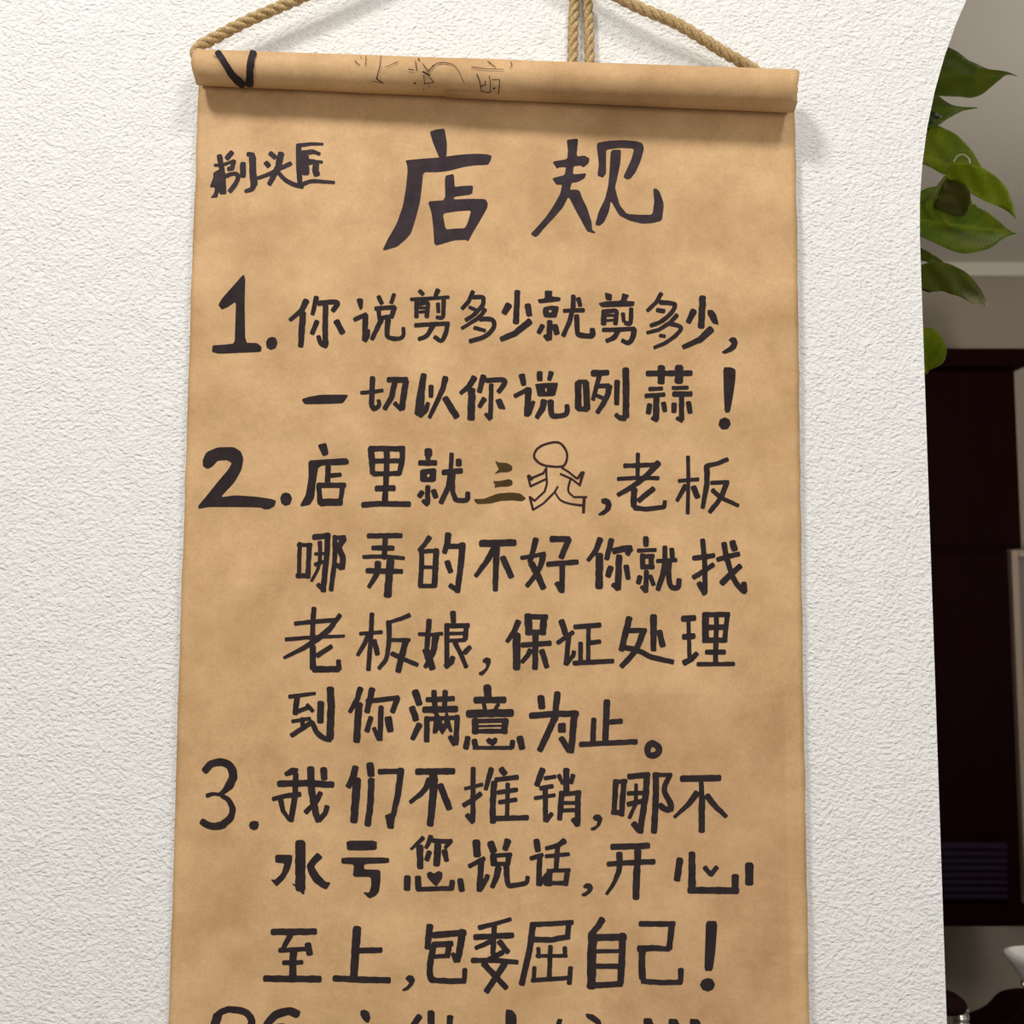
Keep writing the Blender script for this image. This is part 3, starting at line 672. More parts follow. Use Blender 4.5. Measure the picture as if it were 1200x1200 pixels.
INK = '''
@235 150 6
#h
36 133 195 152 300
34 222 172 185 215
22 100 262 150 262 235 232
30 235 230 222 285 195 290
P 90 315 150 280 180 320 178 380 184 466 140 468 128 452 118 490 70 492 95 460 102 420 64 416 90 350
c26>34 180 340 215 325 255 325 262 360 235 410 205 445
40 300 250 298 340
30>44 332 184 365 190 370 250
46 365 200 368 320 376 400
c44>24 376 395 360 430 315 445
#h
34 490 178 525 208
36 460 245 480 268
c30>26 635 250 560 285 470 330 405 352
44>36 567 180 548 270 485 395
c26>34 540 305 590 360 650 395 718 412
#h
28>18 680 125 780 112 860 114
36 690 130 692 280 700 400
c40>22 720 180 790 168 838 184
50 735 200 738 320
34 745 235 800 238
c22 765 250 810 238 855 240
44 812 250 808 300 818 330
c30>22 710 400 780 375 860 378 940 384
@430 140 6.6667
#h
P 490 95 545 78 605 72 615 120 625 190 622 290 565 300 540 240 515 180
P 300 320 420 308 560 298 720 276 850 268 940 272 976 285 965 325 945 355 850 358 760 370 640 402 560 412 440 412 430 520 415 640 385 760 345 890 300 940 235 995 130 1025 125 1015 160 940 230 820 280 680 305 540 318 400 313 350
P 608 440 680 425 685 528 740 520 830 516 822 585 680 605 680 625 800 620 925 622 945 655 940 690 890 780 830 880 792 952 770 940 680 945 545 985 525 970 520 860 505 730 475 640 612 632
H 592 735 615 860 700 852 765 850 790 800 815 710 700 718
@610 140 6.6667
#h
P 360 160 440 150 450 158 437 290 500 282 540 305 530 345 490 375 470 360 415 365 408 430 515 420 500 460 450 488 400 495 385 550 440 548 462 560 480 610 520 690 555 800 560 865 586 880 575 890 520 875 480 800 430 710 375 600 330 690 250 780 175 860 135 910 110 918 78 895 130 840 200 760 260 670 310 580 325 510 280 510 245 460 345 435 355 372 300 375 285 386 248 330 365 310 370 240
P 592 185 680 168 800 162 900 170 950 185 965 225 940 320 900 410 860 462 830 470 802 450 830 390 870 300 888 228 780 222 668 235 668 330 668 420 645 455 600 440 612 350
P 705 240 785 235 780 340 755 460 738 530 750 580 775 670 830 738 920 745 1030 745 1045 640 1035 545 1055 538 1085 560 1120 660 1105 790 1030 810 950 815 850 790 770 750 705 635 690 720 655 800 620 830 582 825 610 720 660 620 685 520 695 400
@235 320 6
#n
P 303 8 315 40 310 200 315 490 400 492 430 520 425 555 300 560 130 568 80 555 85 508 150 505 240 495 245 350 250 200 190 240 150 258 125 225 150 180 230 90
#p
P 500 448 530 455 542 490 530 528 495 542 465 525 460 485 475 458
#h
44>28 745 195 710 265 630 330
46>36 720 280 705 515
36>28 815 170 788 290
c34 830 215 900 205 965 210 930 265
38 880 230 876 400 880 500
c30>44 830 445 845 490 885 510
34 820 340 785 425
44>40 955 340 1000 420
@400 320 6
#h
P 105 185 130 175 155 185 150 250 130 262
30 92 328 175 290
38 170 295 165 470
c34>24 165 475 185 440 190 400
30 262 165 285 215
28 372 150 350 210
30 240 250 375 240
28 260 250 268 320
30 262 318 360 305
32 375 240 352 310
36>28 280 330 215 465
c38>24 330 330 322 400 330 450 400 462 435 440 436 385
#h
28 550 125 575 150
36>26 680 120 660 165
c26>24 490 185 600 180 755 170
30 530 200 528 310
c30 545 215 605 210 606 250 600 310
20 550 245 590 245
20 550 275 590 272
30>26 680 215 682 275
c30>26 720 190 718 250 712 310 670 312
30 520 368 640 360 755 355
c34>28 645 370 600 440 545 465
c34>28 745 360 735 420 705 475 655 450
#h
30>28 925 130 895 200 850 250
c30>28 925 170 990 170 1000 190 990 230 930 295 875 330
24 900 240 950 262
c30>24 1010 255 975 305 910 350 848 388
c30>32 975 325 1050 325 1075 355 1060 400 1000 450 905 480
26 935 385 1010 405
@530 320 6
#h
48>42 398 225 365 280
40 458 130 448 350
42 530 225 542 295
48>36 545 340 440 425 345 465
#h
P 650 122 705 125 700 165 760 170 762 198 610 215 598 185 650 178
P 640 240 700 228 750 235 745 270 732 315 645 312 635 275
H 675 262 685 280 702 272 692 258
36>30 635 370 608 420
36 685 340 682 465
26 650 440 675 470
40 720 370 735 425
32 850 160 850 240 825 340 780 440
28 785 265 925 262
36>30 885 180 900 230
c36 875 300 878 400 895 435 980 440 985 395
@690 320 6
#h
P 110 135 165 150 160 195 120 190
P 235 140 285 155 262 195 325 200 315 235 200 238 90 242 66 212 120 198 225 195
36 108 265 104 360
c30 120 270 190 268 192 310 186 360
20 120 298 180 298
18 120 335 175 330
30>26 240 285 245 340
c30 298 250 296 310 290 355 255 350
30 100 400 200 398 320 392
c36>30 205 405 180 450 125 478
c38>30 318 395 310 450 280 490 235 475
#h
30>26 510 145 470 210 412 265
c32>28 500 205 590 215 605 230 580 280 510 340 435 370
30 480 260 530 268
30>24 620 295 570 350 490 400 410 420
c30>24 570 355 645 380 620 430 540 490 460 525
26 500 440 535 445
#h
44>36 738 265 700 345
46>44 800 170 790 380
P 838 258 870 260 895 290 915 365 870 355 832 285
50>34 860 395 780 470 665 520
#c
P 980 470 1005 450 1035 455 1048 490 1035 530 1000 555 950 570 932 555 985 520 1005 495
@340 415 6
#h
P 80 318 130 300 220 285 400 285 408 292 372 345 320 348 200 352 100 352
#h
36 580 165 572 350
c36>28 572 350 590 385 625 360 622 325
26 500 272 580 265 650 255
40 690 180 820 182
38>34 735 195 715 300 665 385
42 815 190 800 280 785 385
30 735 345 780 390
#h
40>60 940 145 920 270 908 420
50>28 910 425 950 395 970 345
36>30 992 225 990 300
40>28 1092 165 1075 240 1030 340 980 445
44>46 1090 310 1170 440
@530 415 6
#h
44>28 155 165 120 225 60 275
50 138 250 132 455
40>34 220 155 190 265
c34 240 185 340 180 370 190 360 220 325 265
32 275 215 268 450
24 235 420 265 460
38>30 225 315 190 370
P 300 320 345 310 378 390 325 385
#h
46>34 490 150 502 215
30 440 295 535 245
48>40 535 245 525 430
30>26 540 420 572 335
40 615 130 615 180
38>30 695 130 682 180
P 580 210 660 202 745 200 735 250 722 295 600 300 590 245
H 652 240 655 265 665 262 664 238
48>34 645 330 635 380 595 445
c42>32 690 330 695 400 710 435 790 428 808 400 806 360
#h
44 885 200 885 380
28 885 195 945 195
44 940 200 948 385
34 885 385 950 388
44>36 985 135 1095 130
34>30 1035 145 990 320
32 1020 225 1100 222
c42>32 1105 225 1090 290 1060 350 1020 410
26 1015 290 1060 310
36 1158 190 1155 350
44 1220 105 1222 300 1220 440
28>40 1150 425 1180 450 1215 450
@690 415 6
#h
38 410 136 720 134
48 510 90 508 200
56 635 90 632 195
28 425 246 515 242
28 590 238 695 236
32 400 295 460 290 530 285
36 595 282 720 280
42 475 300 472 460
28 445 450 480 465
36 428 355 418 415
38>32 525 345 535 400
36 600 350 598 405
36 652 290 652 460
28 620 450 655 470
36 700 340 712 410
#e
P 945 92 1000 92 1032 108 1030 180 1015 290 992 410 955 412 948 250
P 955 443 990 460 998 495 975 528 935 530 910 500 920 460
@225 510 6
#n
P 75 175 100 120 180 85 295 83 345 115 362 165 350 240 300 330 200 437 300 422 450 432 560 448 592 462 580 500 545 520 510 522 480 508 300 505 120 505 45 518 45 495 100 430 180 330 260 235 280 195 245 175 180 180 145 220 110 238 78 220
#p
P 660 402 690 412 705 445 690 488 655 498 628 480 620 440 635 410
#h
P 882 68 945 52 962 135 920 150
P 818 178 900 172 1085 160 1105 180 1100 205 1060 210 890 215 870 340 860 440 830 490 765 502 762 488 800 420 820 300
36 958 220 952 340
30 960 285 1045 278
36 885 352 1075 352
34 892 355 900 480
36>30 1060 355 1045 460
50 905 472 1048 470
@400 510 6
#h
44>36 208 95 215 180 220 270
38 200 95 440 95
36 430 95 428 180 408 268
34 220 182 420 180
34 225 272 410 268
40 320 100 318 280 305 470
40 245 375 372 372
38 150 490 260 482 480 485
#h
52 612 105 612 140
36 610 140 610 165
38 550 195 665 195
P 553 240 670 230 665 330 553 330
H 600 278 608 298 622 288 618 272
36 570 400 548 430
34 608 360 606 480
30 575 460 605 490
38 648 390 665 435
30 775 130 770 240
38 715 262 845 250
40 825 175 825 210
40>34 770 260 755 360 700 475
c34 785 270 782 380 795 430 810 455 880 455 890 405
@550 510 6
#b
P 182 178 205 192 265 195 300 215 302 245 275 260 215 262 175 275 208 238 192 210
P 165 322 215 322 280 308 303 320 303 350 270 362 215 362 175 370 182 350
P 32 448 100 448 200 410 290 402 360 410 400 445 370 465 300 458 220 462 150 480 60 485 40 470
#f
c16 545 218 490 195 455 150 475 100 530 65 620 50 670 90 688 150 668 210 620 222 545 216
14 540 230 545 340 530 395 460 460
16 460 462 425 435 435 475 448 525
14 448 525 520 480 600 400 622 362
c13>16 600 400 640 455 700 480 800 495
20 808 440 802 545
14 825 435 735 435
c14 735 435 695 390 710 310
14 640 272 715 305 775 350
24>16 800 260 775 355
18 790 262 760 305
14 650 228 700 260 755 305
16 535 240 520 268 440 300
24 415 285 440 310
16 412 285 430 360
14 430 360 545 305
#c
P 925 450 960 440 990 455 1002 490 990 530 945 562 910 565 905 555 950 520 960 490 930 478
@690 510 6
#h
28 345 130 342 310
32 250 215 340 213 480 208
28 205 308 330 300 490 302
44>30 490 195 400 290 310 360 205 420
46>40 318 380 315 500
34>30 320 510 400 520 530 505
30 530 505 535 465
36 455 375 400 420 350 460
#h
26 697 150 700 300 695 550
26 632 322 770 310
36>26 680 355 620 460
40 735 365 765 435
40>30 830 215 830 340 800 510
30 830 215 900 200 975 170
28 860 335 980 330
c38>30 970 330 945 400 920 450 850 540
32>26 870 385 920 435 1050 495
@335 610 6
#h
28 98 158 92 400
28 85 172 180 172
34 166 165 155 400
34 78 388 165 388
38 195 118 300 105
38 295 95 290 220 262 495
30 225 450 262 485
c30>20 240 150 240 260 225 340 180 425
22 205 235 270 232
28 205 310 260 290
32 345 110 345 260 318 490
30 345 120 415 118
c40 410 125 375 190 400 260 395 335
34 390 335 345 305
#h
34 578 108 812 106
36 700 115 692 265
34>36 610 192 755 195
28 545 255 700 252 830 265
c44>30 648 295 640 370 585 468
36 570 352 815 358
50 735 280 715 530
@480 610 6
#h
38>26 140 118 105 170 65 210
c34 82 190 85 300 75 460
30 80 218 195 212
40 188 205 182 320 175 460
24 90 328 190 328
30 70 460 180 460
44>36 272 95 265 160 245 225
36 270 182 380 180
44>38 372 165 362 300 335 500
34 285 455 335 490
40>38 265 290 288 360
#h
46 500 162 740 156
46>30 600 190 540 290 465 390
46>36 612 185 608 300 602 490
42 655 260 715 395
#h
40>34 888 130 872 200 845 290
28 785 262 870 250 950 232
c42>30 940 235 920 320 880 390 825 460
44>42 855 300 900 380 940 475
42 995 130 1120 130
c40 1120 130 1090 200 1065 260
36 970 308 1060 300 1180 292
38 1075 300 1070 500
36 1035 440 1065 490
@685 610 6
#h
44>28 110 130 80 210 25 280
50 105 240 102 470
40>34 190 135 155 270
44 205 215 280 198 325 195
38 325 200 300 235
42 242 250 235 480
34 200 450 235 480
44>40 185 330 165 390
P 270 312 312 308 325 415 290 418
#h
38 430 120 432 175
28 375 212 500 206
36 408 240 410 335
30 405 252 485 250
36 470 245 468 335
32 405 325 485 325
38>34 390 395 378 440
34 435 355 430 500
26 400 465 430 500
34 460 390 485 450
34 565 185 565 270
28 510 285 645 278
34 612 200 618 260
42>34 570 290 545 400 515 485
c36 595 290 592 400 610 465 655 470 665 415
#h
34 830 135 845 300 848 500
34 765 265 840 258 910 245
34 765 400 840 355 905 310
38 805 440 845 515
38 980 160 1000 280
44 1040 150 1055 205
34 935 275 1000 255 1085 235
44>38 965 440 1030 375 1095 320
c36 1000 260 1025 350 1060 430 1110 490 1130 500
38 1120 440 1125 500
@325 710 6
#h
34 258 15 250 120 245 290
30 125 125 250 112 420 98
34>40 440 65 370 160 280 235
40>22 280 235 180 300 48 365
28>22 60 236 250 220 470 212
42 250 285 250 440
34 280 350 380 285
44 255 445 430 445
34 430 385 435 445
#h
32 665 55 660 200 640 450
26 582 196 660 190 735 185
34>28 640 210 600 290 565 345
40>34 680 245 705 340
c36>28 785 110 785 250 765 370 715 440
24>32 780 118 870 90 930 65
28 795 240 930 240
44>40 905 240 875 350 850 460
34>30 805 335 880 370 985 415
@480 710 6
#h
36 138 100 128 210 122 290
26 65 198 150 202 230 195
48>30 185 210 165 330 110 430
50>46 115 310 140 380 160 440
40 305 45 308 110
34 262 130 262 430
34 255 140 415 138
34 400 135 390 235
24 275 195 390 192
28 270 245 390 240
34>30 318 255 365 350 398 430
34 385 330 425 290
40>34 255 425 295 395 305 360
#c
P 512 380 540 360 570 370 572 400 550 450 515 490 490 488 485 470 520 450 538 430 535 405 515 398
#h
42>30 765 110 735 180 685 250
50 752 200 752 440
50 832 65 840 195
36 820 76 965 78
46 945 75 935 195
36 840 185 940 185
36 790 275 880 270 990 262
40 885 200 882 440
36>28 850 310 830 350 790 395
42>34 930 315 965 430
#h
42 1068 105 1095 195
30 1040 260 1150 185
36 1120 200 1100 410
30 1100 410 1150 350 1155 320
@670 710 6
34 20 148 200 135
30 118 150 115 390
34>30 130 258 200 252
32 62 260 62 385
34 15 402 290 388
#h
44>40 405 85 380 180 350 310
34 405 175 520 172
c42>36 505 170 470 270 420 350 350 425
36 350 290 450 305 560 360 710 395
46>40 575 70 575 310
42 615 180 640 280
#h
40 778 92 865 85
28 820 95 828 360
40 785 218 860 212
44>34 790 400 840 375 880 335
44 940 55 940 235
34 925 62 1105 60
34 1095 55 1075 235
36 935 150 1080 150
36 925 242 1085 240
34 1018 70 1010 400
34 945 325 1075 325
30 885 410 1140 408
@330 795 6
#h
c30>26 55 128 140 118 235 105
40>34 110 135 95 250
30 90 240 200 200
28 180 185 220 230
26 75 302 200 282
30 145 280 150 350
34 70 400 150 350 215 305
c36 215 310 250 380 300 420 345 430
46 275 170 272 305
50 342 70 350 200 345 300 340 420
#h
42>28 555 70 530 150 480 235
50 545 180 535 310 528 440
44>38 638 75 600 235
34 600 160 700 150 820 135
40>36 815 135 780 235
36 700 200 692 430
30 650 350 685 430
36 628 275 600 370
P 722 270 775 262 790 375 745 382 730 330
@470 795 6
#h
46 100 90 128 180
44 78 205 105 290
44>34 130 325 80 425
36 182 150 370 142
38 232 90 240 240
36 310 90 305 220
44 160 220 390 215
38 182 275 180 440
30 180 285 400 275
38 395 265 385 460
34 345 410 375 465
P 235 240 262 240 300 330 310 240 330 240 365 380 340 375 325 345 290 400 265 360 250 388 220 388
#h
50 605 55 612 130
44 520 152 730 150
28 580 165 590 220
26 685 180 660 220
52 470 248 780 242
44 522 290 520 382
30 510 300 745 295
44 735 290 725 380
16 540 336 735 332
32 510 372 735 370
40 470 415 455 490
40 515 435 525 480
26 510 487 780 488
34 785 440 780 485
P 595 430 620 415 640 428 660 412 680 425 672 455 645 475 605 455
46 835 415 850 490
@610 795 6
#h
48 142 130 150 205
44 260 102 245 240
42 70 262 230 250 400 248
46>40 245 265 190 390 135 505
44 380 235 370 350 355 515
40 285 420 345 510
P 262 315 318 310 320 382 262 382
#h
36 515 285 508 450
44 608 158 595 450
36 630 308 710 300
36 420 465 600 455 815 445
#p
c44 932 455 968 480 972 515 940 540 900 535 892 500 905 468 935 454
@225 885 6
#n
c48>58 90 110 140 60 215 50 270 80 290 150 260 220
c52>22 260 220 220 258 190 275
c30>20 105 285 150 272 210 280
c30>52 205 278 260 320 285 380 270 440 215 490
c52>44 215 490 160 500 110 490 70 465
#p
P 435 460 465 465 472 490 460 520 435 528 408 515 400 490 410 468
#h
P 645 125 700 85 750 92 745 120 700 140 660 150
38 730 130 725 290 695 460
44 610 200 800 195 990 208
30>36 570 308 660 285 760 275
38>24 625 320 640 390 685 455
c48>44 835 90 842 250 870 400 890 460
44 925 95 930 165
36 905 265 870 330 800 400
36 895 455 935 410 950 360
@390 885 6
#h
46>42 160 85 145 150 110 220
56>50 170 170 160 320 148 465
48 262 62 270 140
44 272 170 265 340 245 490
36 325 115 480 112
46>38 480 100 460 270 425 420
46 415 420 405 505
34 385 425 400 490
#h
44 590 115 850 112
c44>28 680 170 640 250 545 330
58>44 708 120 708 250 685 490
46>44 755 210 820 375
@530 885 6
#h
34 147 90 145 300 145 460
26 90 235 212 205
34 80 352 150 310 200 270
36 105 420 145 470
38>28 275 95 235 240
42 295 190 285 320 285 470
42 345 95 370 130
34 305 172 460 155
30 390 200 385 430
30 320 262 455 242
30 330 330 450 312
36 300 445 530 438
#h
44>38 635 100 595 210
28 650 162 725 150
32 620 232 705 218
26 580 302 720 280
36 655 240 655 460
36>30 660 460 700 410
44 802 100 802 245
30>24 750 140 775 200
34>28 850 140 835 195
40>34 770 260 755 450
30 760 275 900 262
38 885 255 880 490
26 775 335 890 335
28 775 388 890 385
36 850 450 880 490
#c
P 985 440 1005 415 1040 418 1058 445 1040 495 1000 530 975 528 972 512 1010 495 1022 465 1000 460
@680 885 6
#h
38>34 250 178 238 410
28 240 188 325 182
36>40 308 175 290 420
36 225 400 300 405
40 340 150 480 138
42 470 130 460 280 420 540
44 375 480 415 530
26 392 205 390 340 345 440
30 335 268 440 265
34 335 345 440 320
42 530 130 532 280 518 540
28 530 138 640 138
c34>42 630 140 590 240 635 340 632 385
c40 625 385 590 375 560 350
#h
44 712 165 980 160
32 850 195 855 300
42 855 290 853 535
46>22 820 265 765 340 662 435
44>30 890 285 950 360 1025 430
@310 975 6
#h
68 252 74 252 400
P 185 355 225 372 225 340 285 340 280 450
P 75 158 195 160 195 200 180 260 140 330 85 385 42 332 75 335 120 290 140 220 75 215
P 372 142 412 178 365 220 350 245 385 300 430 350 458 352 462 365 435 405 400 390 345 350 310 290 295 235 330 185
#h
P 575 60 790 60 790 125 685 130 580 128
P 540 178 875 178 877 218 700 225 700 262 815 265 815 350 805 420 780 450 735 468 690 422 735 425 750 380 748 315 620 315 630 228 540 222
@460 975 6
#h
c32>18 215 40 180 75 130 120
48>42 192 100 195 250
c36>28 270 30 255 75 235 110
32 285 60 350 65 415 65
34>24 405 65 370 110
48>44 318 90 315 160 308 230
36 260 140 240 195
40>34 365 130 380 200
44 105 315 102 402
44>40 180 318 182 400
32 175 402 420 395
36 420 345 415 400
40 475 335 488 410
P 240 290 265 275 290 292 325 272 352 285 350 325 310 382 285 365 245 320
#h
50 588 65 595 165
32 540 240 645 185
40 625 195 610 410
34 620 400 660 330 668 305
48 690 75 710 135
50>42 810 60 792 120
46 710 160 712 228
28 705 165 835 158
36 820 155 808 228
28 710 222 810 225
44>34 745 250 730 320 700 385
c40>30 800 240 805 320 820 375 880 370 940 355 950 315
@620 975 6
#h
42 52 58 62 130
30 12 185 95 160
38 75 165 68 370
30>34 75 370 125 300 120 370
40>30 250 62 200 95 120 115
28 118 170 280 155
34 200 100 190 260
42 145 270 140 370
28 130 272 285 268
34 270 265 258 370
30 140 358 265 360
#c
P 378 380 400 358 435 362 452 390 440 420 400 452 372 452 368 435 405 415 412 398 385 395
#h
42 582 105 840 96
36 555 225 700 215 880 208
48>46 765 130 758 280 750 465
c44>22 635 150 635 250 600 350 545 435
@740 975 6
#h
44>46 340 190 320 335
44>52 425 148 425 390
46 405 408 745 412
50>44 730 308 728 400
34 515 248 556 298
34 600 248 556 300
56>54 828 228 828 362
P 798 355 830 360 805 375
@300 1065 6
#h
44 115 162 418 160
40>30 242 185 180 298
32 165 292 380 280
44 365 248 378 318
50 265 290 260 370 258 480
32 192 378 325 376
46 62 490 240 492 450 494
#h
56>52 712 135 700 280 688 480
38 725 292 880 290
42 550 488 740 498 938 502
#c
P 1048 490 1070 465 1105 470 1120 500 1105 535 1070 570 1035 580 1025 568 1060 545 1078 520
@460 1065 6
#h
48>40 262 118 245 275
42 285 185 400 175 510 168
50>44 490 155 478 260 455 365
30 425 315 445 370
40 285 252 418 245
40 400 235 385 335
30 285 335 395 330
c42>44 290 255 270 350 262 430 270 490 290 500
38 270 500 400 508 510 505
34 510 425 502 510
#h
34>28 608 132 720 105 830 72
40 578 198 845 186
36 716 125 706 315
34>30 690 230 585 275
40>34 750 230 812 305
36 775 305 650 370
36>32 560 362 720 362 878 375
42>38 640 385 800 555
42 790 385 740 460 660 580
@600 1065 6
#h
34 135 110 270 105 425 95
44>40 148 105 125 280 68 530
36 402 90 388 205
38 150 215 270 218 400 195
28 185 275 188 340
24 172 330 385 330
30 372 270 372 335
32 270 262 262 490
28 158 410 152 510
30 140 502 400 485
34 412 412 402 525
#h
46>36 635 72 605 125 550 180
60 568 180 560 350 558 550
46 575 202 795 198
46>44 778 180 772 360 762 520
28 590 298 760 296
34 590 402 745 404
38 560 538 770 528
@700 1065 6
#h
38 300 105 540 106
42>38 525 98 505 280
44>34 290 280 400 275 505 282
46>44 315 285 312 400 318 490
36 315 508 450 518 590 515
38>34 588 425 585 510
#e
P 763 85 845 85 830 300 810 436 752 436 758 250
P 775 485 810 495 828 530 815 565 780 582 740 570 720 535 735 500
@230 1140 10
#n
c70>100 250 490 330 440 430 430 550 450 620 500 650 580 600 680 480 700 330 690 230 620 250 500
c80 650 580 640 720 560 900
#n
c90>80 1190 480 1080 450 960 480 880 540 830 610 830 720 900 800 1020 800 1080 720 1020 640 880 650
@390 1150 6
#h
P 195 205 225 197 255 215 265 255 255 288 235 290 210 265 193 235
30 150 335 345 325
34 170 340 140 480
#h
44>40 610 245 575 295 540 400
46>42 690 215 692 300 690 380
44>40 825 248 822 300 815 380
38 545 385 860 380
@570 1150 4.138
#h
P 92 135 125 138 147 165 145 300 92 300
22 60 250 180 246
#h
P 345 180 370 182 355 240 320 260
P 480 155 520 160 555 190 560 220 530 205 485 175
22 300 262 600 256
#h
P 760 178 800 178 812 210 810 260 765 260
P 882 180 925 182 938 212 935 260 885 260
P 985 180 1030 184 1042 210 1040 260 990 260
22 740 262 1060 256
'''
TUBE = '''
@220 50 10
#m
c70>90 350 110 440 250 530 390 650 500
c80 768 110 742 200 727 350 727 505
6 290 152 330 165
@410 50 10
#g
10>6 60 210 95 250 120 255
6 130 160 132 180
5 188 150 185 250
9 175 250 192 250
5>12 365 150 350 280 315 415
14>8 310 415 335 440 395 478
5 260 450 390 475
5>9 415 285 560 225
8 768 210 785 330
10 685 310 750 320
14 800 185 815 205
7>12 850 240 910 325
10>6 925 335 970 270 1030 238 1110 232 1200 250
20 855 340 935 380
8 865 375 875 485
8 925 390 985 465 880 480
18 755 475 770 478
12 860 540 865 545
6 925 500 930 530
@500 55 10
#g
c6 0 290 60 240 130 190 220 182 310 210 360 260 400 340 440 420
8>6 525 232 700 255 900 262
8 715 165 805 235
c7 980 240 1000 200 980 170
14>8 590 320 620 400 640 500
10 640 460 690 440 685 400
8 630 515 700 535 750 530 748 450 735 335
7 765 385 850 382
9 855 385 850 480 840 550
16 780 490 800 480
'''
KIND = {'h': ('ink_character', None), 'n': ('ink_numeral', None), 'p': ('ink_full_stop', None), 'c': ('ink_comma', None),
        'e': ('ink_exclamation_mark', None), 'f': ('ink_figure', 'thin outline drawing of a running stick person'),
        'b': ('ink_character', 'character of three strokes in brown ink'), 'm': ('ink_tick', None), 'g': ('ink_scribble', 'thin pen scribble')}
def write(text, proj, step, parent):
    ox = oy = 0.0; sc = 1.0; cur = None; kind = None; count = 0; loops = None
    def flush():
        nonlocal cur, count
        if cur and cur.f:
            nm, lb = KIND[kind]
            m = {'b': M_brown, 'f': M_figure, 'g': M_pen}.get(kind, M_title if count < 5 and kind == 'h' else M_ink)
            o = mesh_obj(nm, cur.v, cur.f, m, parent, smooth=True)
            # all faces look to the room
            if lb: o['label'] = lb
            count += 1
        cur = None
    pend = None
    def fl_poly():
        nonlocal pend
        if pend: cur.poly(pend); pend = None
    for line in text.strip().split('\n'):
        line = line.strip()
        if not line: continue
        if line[0] == '@':
            fl_poly(); a, b, c = line[1:].split(); ox, oy, sc = float(a), float(b), float(c); continue
        if line[0] == '#':
            fl_poly(); flush(); kind = line[1:].strip(); cur = Ink(proj, step); continue
        tk = line.split(); nums = [float(q) for q in tk[1:]]
        pts = [Vector((ox + nums[i] / sc, oy + nums[i + 1] / sc)) for i in range(0, len(nums), 2)]
        h = tk[0]
        if h == 'P': fl_poly(); pend = [pts]; continue
        if h == 'H': pend.append(pts); continue
        fl_poly()
        curve = h[0] == 'c'; h = h.lstrip('c')
        w0, w1 = (h.split('>') + [None])[:2] if '>' in h else (h, h)
        cur.stroke(pts, float(w0) / sc * 1.07, float(w1) / sc * 1.07, curve)
    fl_poly(); flush()
write(INK, proj_paper, 3.0, scroll)
write(TUBE, proj_roll, 1.5, scroll)
reparent(scroll)

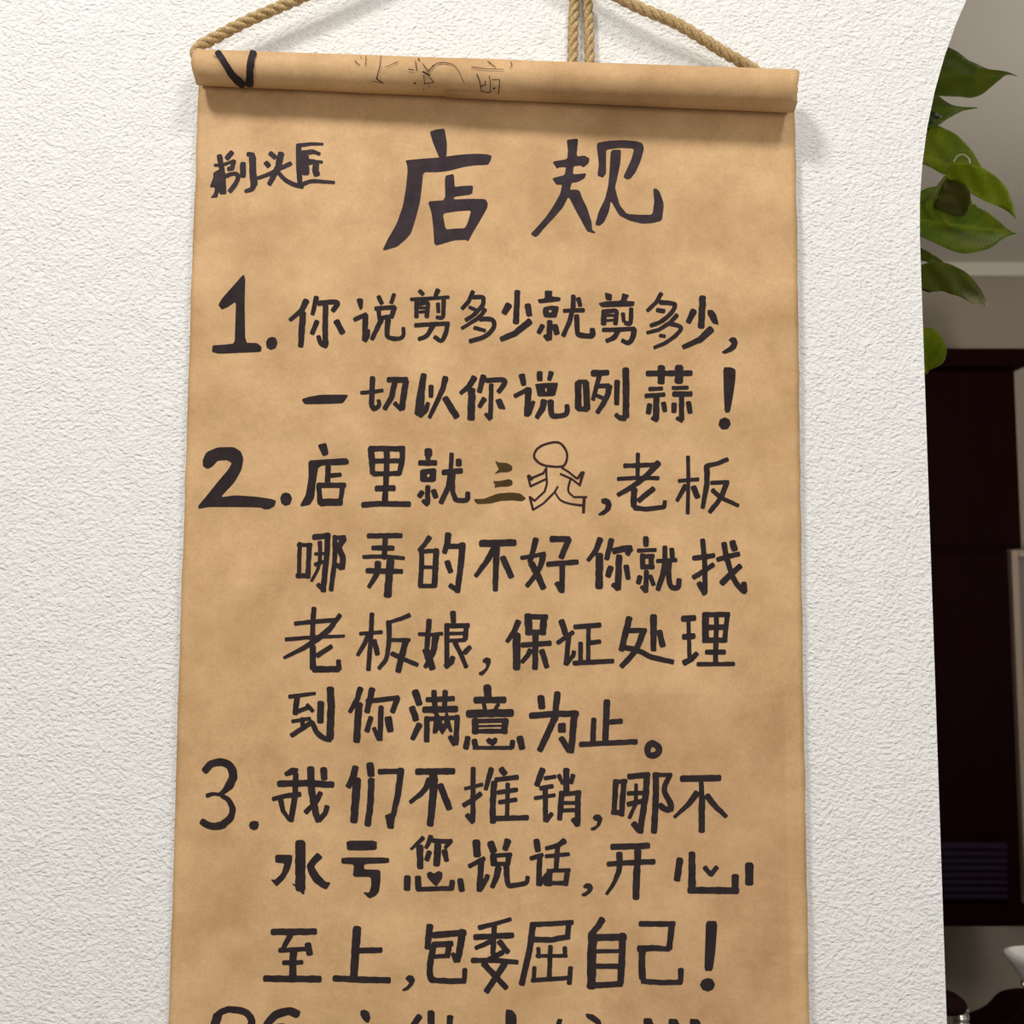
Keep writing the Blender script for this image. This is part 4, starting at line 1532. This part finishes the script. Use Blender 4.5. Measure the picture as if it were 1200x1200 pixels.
# ------------------------------------------------------------------ ropes
def twist(parent, path, R, pitch, ph0=0.0, name='strand'):
    # resample the path evenly
    pts = smooth_path(path, 24); d = [0]
    for i in range(1, len(pts)): d.append(d[-1] + (pts[i] - pts[i - 1]).length)
    n = int(d[-1] / 0.0016); res = []; j = 0
    for i in range(n + 1):
        s = d[-1] * i / n
        while j < len(d) - 2 and d[j + 1] < s: j += 1
        res.append(pts[j].lerp(pts[j + 1], (s - d[j]) / max(d[j + 1] - d[j], 1e-9)))
    t0 = (res[1] - res[0]).normalized(); a = t0.cross(Vector((0, 1, 0.001))).normalized()
    frames = []
    for i, p in enumerate(res):
        t = (res[min(i + 1, n)] - res[max(i - 1, 0)]).normalized()
        a = (a - t * a.dot(t)).normalized(); frames.append((p, t, a, t.cross(a)))
    rs = R * 0.535; rc = R * 0.50
    for sidx in range(3):
        verts, faces = [], []; m = 10
        for i, (p, t, a, b) in enumerate(frames):
            th = ph0 + 2 * math.pi * (i * 0.0016) / pitch + sidx * 2 * math.pi / 3
            er = a * math.cos(th) + b * math.sin(th); et = b * math.cos(th) - a * math.sin(th)
            c = p + er * rc
            for k in range(m):
                q = 2 * math.pi * k / m
                fb = 1 + 0.07 * noise.noise(Vector((i * .35, k * 3.1, sidx * 5.0 + ph0)))
                verts.append(c + (er * math.cos(q) + (et * .9 - t * .35) * math.sin(q)) * rs * fb)
        for i in range(n):
            for k in range(m):
                faces.append((i * m + k, i * m + (k + 1) % m, (i + 1) * m + (k + 1) % m, (i + 1) * m + k))
        faces.append(tuple(range(m))[::-1]); faces.append(tuple(n * m + k for k in range(m)))
        mesh_obj(name, verts, faces, M_rope, parent)
    # loose fibres
    verts, faces = [], []
    for _ in range(int(n * 0.9)):
        i = random.randrange(n); p, t, a, b = frames[i]; th = random.random() * 6.28
        er = a * math.cos(th) + b * math.sin(th); q = p + er * R * .9
        dr = (er * random.uniform(.2, .9) + t * random.uniform(-1, 1)).normalized() * random.uniform(.0015, .0045)
        sd = t.cross(er) * .00009
        k = len(verts); verts += [q - sd, q + sd, q + dr + er * .0003]; faces.append((k, k + 1, k + 2))
    mesh_obj('loose_fibres', verts, faces, M_rope, parent, kind='stuff')

def nail(px, py, label):
    p = world_at(px, py, 0.0)
    bm = bmesh.new(); lathe(bm, [(.0022, 0), (.0022, .034), (.006, .0345), (.006, .037), (.004, .038)], 0, 0, 18)
    bmesh.ops.rotate(bm, verts=bm.verts, cent=(0, 0, 0), matrix=Matrix.Rotation(math.radians(90), 3, 'X'))
    o = bm_obj('nail', bm, M_chrome, smooth=True)
    o.location = (p.x, 0.002, p.z); tag(o, label, 'nail'); return p
pA = nail(553, -108, 'steel nail in the white wall above the scroll, left of the doubled rope')
pB = nail(681, -150, 'steel nail in the white wall above the scroll, holding the doubled rope')
rp = empty('hanging_rope', (pA.x, -0.02, pA.z))
tag(rp, 'twisted jute rope spread in a wide triangle from both ends of the paper roll', 'rope')
yr = -0.0215
twist(rp, [world_at(246, 78, -.0273), world_at(234, 75, -.0275), world_at(229.5, 64, -.0265), world_at(233, 55.5, -.025), world_at(245, 48, yr), world_at(290, 24.5, yr), world_at(353, -3, yr), world_at(450, -48, yr), world_at(538, -100, yr), world_at(553, -107, -.0215),
           world_at(568, -102, yr), world_at(650, -47, yr), world_at(737, 3, yr), world_at(793, 27.5, yr), world_at(845, 59, -.016), world_at(872, 74.5, -.0085), world_at(886, 83, -.0058), world_at(899, 92, -.0056)], .0053, .030)
reparent(rp)
dr_ = empty('doubled_rope', (pB.x, -0.01, pB.z))
tag(dr_, 'twisted jute rope hanging doubled, running straight down behind the middle of the roll', 'rope')
yv = -0.0056
twist(dr_, [world_at(671, 86, yv), world_at(671.3, 70, yv), world_at(672, 30, yv), world_at(673.5, -10, yv), world_at(674, -80, yv), world_at(674.5, -130, yv), world_at(681, -146, yv),
            world_at(688, -130, yv), world_at(688, -80, yv), world_at(688.5, -10, yv), world_at(690, 30, yv), world_at(691.3, 70, yv), world_at(692, 86, yv)], .0050, .029, 1.0)
reparent(dr_)
